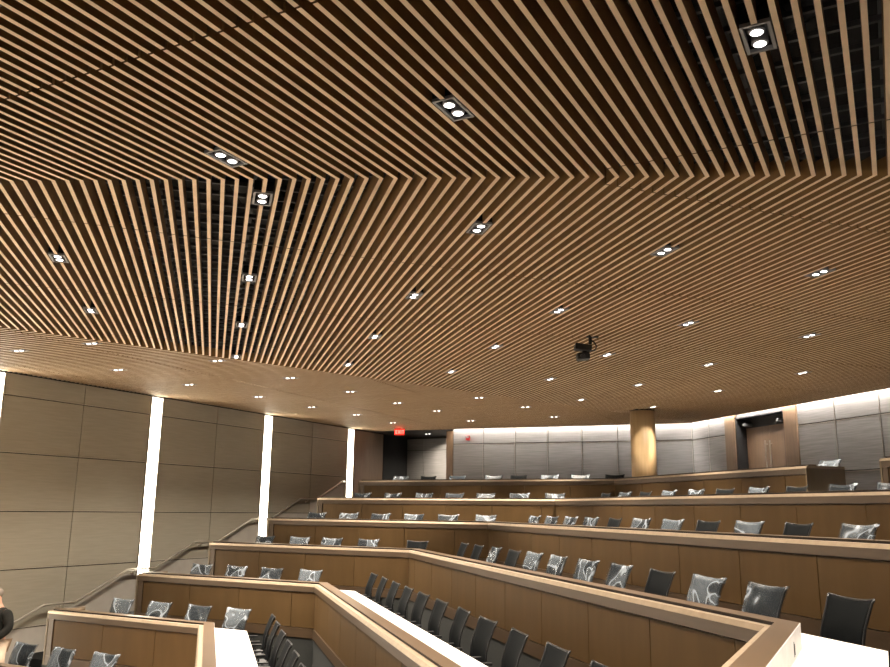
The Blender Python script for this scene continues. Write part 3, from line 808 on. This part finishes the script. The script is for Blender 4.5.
# ------------------------------------------------------------------ exit sign
es = thing('exit_sign', W(UN(8.95, 5.27, .915)), 'glowing red EXIT sign hanging from the ceiling near the alcove', 'sign')
ct = W(UN(8.95, 5.27, .950)); ry = Matrix.Rotation(math.radians(-8), 3, 'Z')
bm = BM(); box(bm, ct, .30, .035, .19, ry); build('housing', bm, m_black, es)
bm = BM(); box(bm, ct + ry @ Vector((0, -.0185, 0)), .284, .002, .174, ry); fce = build('face', bm, m_exitp, es)
bm = BM(); box(bm, ct+Vector((0, 0, .11)), .03, .03, .06, ry); build('mount', bm, m_black, es)
glyph = {'E': [(0, 0, 1, 5), (0, 0, 3, 1), (0, 2, 3, 1), (0, 4, 3, 1)], 'I': [(0, 0, 1, 5)], 'T': [(1, 0, 1, 5), (0, 4, 3, 1)]}
bm = BM(); x = -.118; s = .0185
for chh in 'EXIT':
    if chh == 'X':
        for sg in (-1, 1):
            box(bm, ct + ry @ Vector((x+1.6*s, -.0215, 0)), .019, .004, .115, ry @ Matrix.Rotation(sg*math.radians(31), 3, 'Y'))
        x += 4.2*s; continue
    for gx, gy, gw, gh in glyph[chh]:
        box(bm, ct + ry @ Vector((x+(gx+gw/2)*s, -.0215, (gy+gh/2-2.5)*s*1.08)), gw*s, .004, gh*s*1.08, ry)
    x += (2.2 if chh == 'I' else 4.2)*s
build('lettering', bm, m_exit, fce)
l = bpy.data.lights.new('exit_glow', 'POINT'); l.energy = 3.5; l.specular_factor = 0; l.color = (1, .04, .02); l.shadow_soft_size = .05
lo_ = bpy.data.objects.new('exit_glow', l); COL.objects.link(lo_); lo_.location = ct + ry @ Vector((0, -.12, .03))

# ------------------------------------------------------------------ alarm on the back wall
fa = thing('fire_alarm', W(KP(3.566, -.005, .89)), 'small red and white alarm strobe high on the back wall', 'alarm')
p = W(KP(3.566, -.009, .893)); rb = Matrix.Rotation(math.radians(-21.6), 3, 'Z')
bm = BM(); box(bm, p, .11, .05, .14, rb); fb = build('body', bm, m_red, fa, bevel=.008)
bm = BM(); box(bm, p+rb @ Vector((0, -.04, .025)), .08, .04, .06, rb); build('strobe_lens', bm, m_white, fb, bevel=.008)

# ------------------------------------------------------------------ ceiling camera on its bracket
pc = Vector((.846, 4.731, 0)); q = W((pc.x, pc.y, 1.0))
cc_ = thing('ceiling_camera', q+Vector((0, 0, -.27)), 'black camera hanging from the slats on a bent bracket', 'camera')
bm = BM(); tube(bm, [q+Vector((0, 0, .03)), q+Vector((0, 0, -.10))], .022, 10); box(bm, q+Vector((0.03, 0, -.002)), .16, .07, .012); build('mount_pole', bm, m_black, cc_)
bm = BM(); tube(bm, [q+Vector((.01, 0, -.04)), q+Vector((.06, 0, -.08)), q+Vector((.085, 0, -.13)), q+Vector((.06, 0, -.18)), q+Vector((0, 0, -.19)), q+Vector((-.05, 0, -.17))], .010, 8); build('bracket_arm', bm, m_black, cc_)
bm = BM(); box(bm, q+Vector((-.10, 0, -.15)), .22, .16, .085, Matrix.Rotation(.15, 3, 'Y')); build('body', bm, m_black, cc_, bevel=.012)
bm = BM(); tube(bm, [q+Vector((-.08, 0, -.18)), q+Vector((-.08, 0, -.23))], .035, 12); build('neck', bm, m_black, cc_)
bm = BM(); box(bm, q+Vector((-.10, 0, -.27)), .17, .15, .10, Matrix.Rotation(-.1, 3, 'Y')); hd = build('head', bm, m_black, cc_, bevel=.02)
bm = BM(); tube(bm, [q+Vector((-.11, -.07, -.275)), q+Vector((-.115, -.11, -.285))], .035, 16); build('lens_barrel', bm, m_cframe, hd)

# ------------------------------------------------------------------ person in the left aisle
m_skin = mat('skin', (.50, .27, .18, 1), .55); m_jack = grain(mat('dark_jacket', (1, 1, 1, 1), .9, 0, .1), (.010, .010, .009, 1), (.018, .017, .015, 1), (1, 1, 1), 12)
m_trou = grain(mat('beige_trousers', (1, 1, 1, 1), .85), (.34, .26, .19, 1), (.40, .31, .23, 1), (1, 1, 1), 10); m_hair = mat('grey_brown_hair', (.20, .17, .14, 1), .7); m_shoe = mat('dark_shoe', (.02, .015, .012, 1), .5)
def skin_obj(name, verts, edges, radii, m, parent, sub=2, root=0):
    me = bpy.data.meshes.new(name); me.from_pydata(verts, edges, []); o = bpy.data.objects.new(name, me); COL.objects.link(o); o.parent = parent
    sk = o.modifiers.new('skin', 'SKIN'); 
    if not me.skin_vertices: me.skin_vertices.new()
    for i, r in enumerate(radii):
        me.skin_vertices[0].data[i].radius = r if isinstance(r, tuple) else (r, r)
    me.skin_vertices[0].data[root].use_root = True
    sk.use_smooth_shade = True; sk.use_x_symmetry = False
    ss = o.modifiers.new('sub', 'SUBSURF'); ss.levels = sub; ss.render_levels = sub
    me.materials.append(m); return o
pl = thing('person', W(UN(3.93, 5.48, -1.3205)), 'person in dark jacket and beige trousers standing in the left aisle', 'person', rz=math.radians(-28))
# local frame: faces -y (towards the viewer), +x = viewer's right
body_v = [(0, 0, .93), (.01, .01, 1.12), (0, .02, 1.29), (-.03, .03, 1.37), (-.08, .02, 1.45),
          (.14, .02, 1.36), (.28, .0, 1.14), (.20, -.17, .99), (.08, -.22, .98),
          (-.19, .02, 1.38), (-.27, .0, 1.14), (-.14, -.17, 1.00), (-.03, -.22, .97),
          (.12, -.02, .88), (.33, -.16, .66), (.14, .05, .10), (-.10, 0, .88), (-.12, -.02, .50), (-.12, .02, .10),
          (-.12, -.01, 1.54), (-.14, -.015, 1.62)]
body_e = [(0, 1), (1, 2), (2, 3), (3, 4), (3, 5), (5, 6), (6, 7), (7, 8), (3, 9), (9, 10), (10, 11), (11, 12), (0, 13), (13, 14), (14, 15), (0, 16), (16, 17), (17, 18), (4, 19), (19, 20)]
body_r = [(.145, .11), (.14, .105), (.14, .10), (.08, .07), .055, .055, .05, .04, .035, .065, .05, .04, .035, .085, .062, .045, .085, .062, .045, (.078, .095), (.072, .09)]
skin_obj('body', body_v, body_e, body_r, m_skin, pl)
jv = [(0, 0, .94), (.01, .01, 1.12), (0, .02, 1.28), (-.02, .03, 1.37), (-.05, .025, 1.43)]
je = [(0, 1), (1, 2), (2, 3), (3, 4)]; jr = [(.185, .145), (.175, .135), (.19, .145), (.165, .13), (.085, .085)]
for sx in (1, -1):
    skin_obj('sleeve', [(sx*.06, .025, 1.36), (sx*.165, .02, 1.335), (sx*.225, .01, 1.24), (sx*.268, 0, 1.13), (sx*.19, -.17, .995), (sx*.11, -.20, .985)],
             [(q, q+1) for q in range(5)], [.10, .094, .082, .074, .058, .050], m_jack, pl)
skin_obj('jacket', jv, je, jr, m_jack, pl)
skin_obj('trousers', [(0, 0, .94), (.12, -.02, .87), (.33, -.16, .66), (.145, .05, .08), (-.10, 0, .86), (-.125, -.02, .50), (-.125, .02, .08)], [(0, 1), (1, 2), (2, 3), (0, 4), (4, 5), (5, 6)],
         [(.16, .125), .115, .088, .07, .115, .088, .07], m_trou, pl)
for sx in (-1, 1):
    skin_obj('shoe', [(sx*.12, .05, .05), (sx*.125, -.08, .045), (sx*.13, -.17, .035)], [(0, 1), (1, 2)], [.05, .048, .035], m_shoe, pl, 1)
    fv = [(sx*.06, -.22, .975), (0, -.245, .955)]; 
    hv = [(sx*.06, -.215, .98), (sx*.01, -.235, .965)]; hed = [(0, 1)]; hrr = [(.03, .02), (.036, .018)]
    for f in range(4):
        b = len(hv); z = .985-.018*f
        hv += [(-sx*.02, -.245, z-.005), (-sx*.055, -.245, z-.008), (-sx*.075, -.225, z-.01)]; hed += [(1, b), (b, b+1), (b+1, b+2)]; hrr += [.0095, .009, .008]
    b = len(hv); hv += [(sx*.02, -.26, .992), (-sx*.01, -.272, 1.0)]; hed += [(1, b), (b, b+1)]; hrr += [.011, .009]
    skin_obj('hand', hv, hed, hrr, m_skin, pl, 1)
bm = BM(); ell(bm, (-.14, .015, 1.65), (.083, .098, .085)); build('hair', bm, m_hair, pl, local=True, smooth=True)
bm = BM(); tube(bm, [(-.14, -.10, 1.605), (-.14, -.125, 1.57), (-.14, -.105, 1.56)], [.008, .015, .008], 8)
for sx in (-1, 1): ell(bm, (-.14+sx*.078, .0, 1.585), (.012, .022, .032), 10, 8)
build('nose_and_ears', bm, m_skin, pl, local=True, smooth=True)
bm = BM()
for sx in (-1, 1): ell(bm, (-.14+sx*.03, -.093, 1.61), (.013, .006, .006), 10, 8)
ell(bm, (-.14, -.092, 1.535), (.024, .006, .005), 10, 8)
build('eyes_and_mouth', bm, mat('dark_features', (.06, .025, .02, 1), .5), pl, local=True, smooth=True)
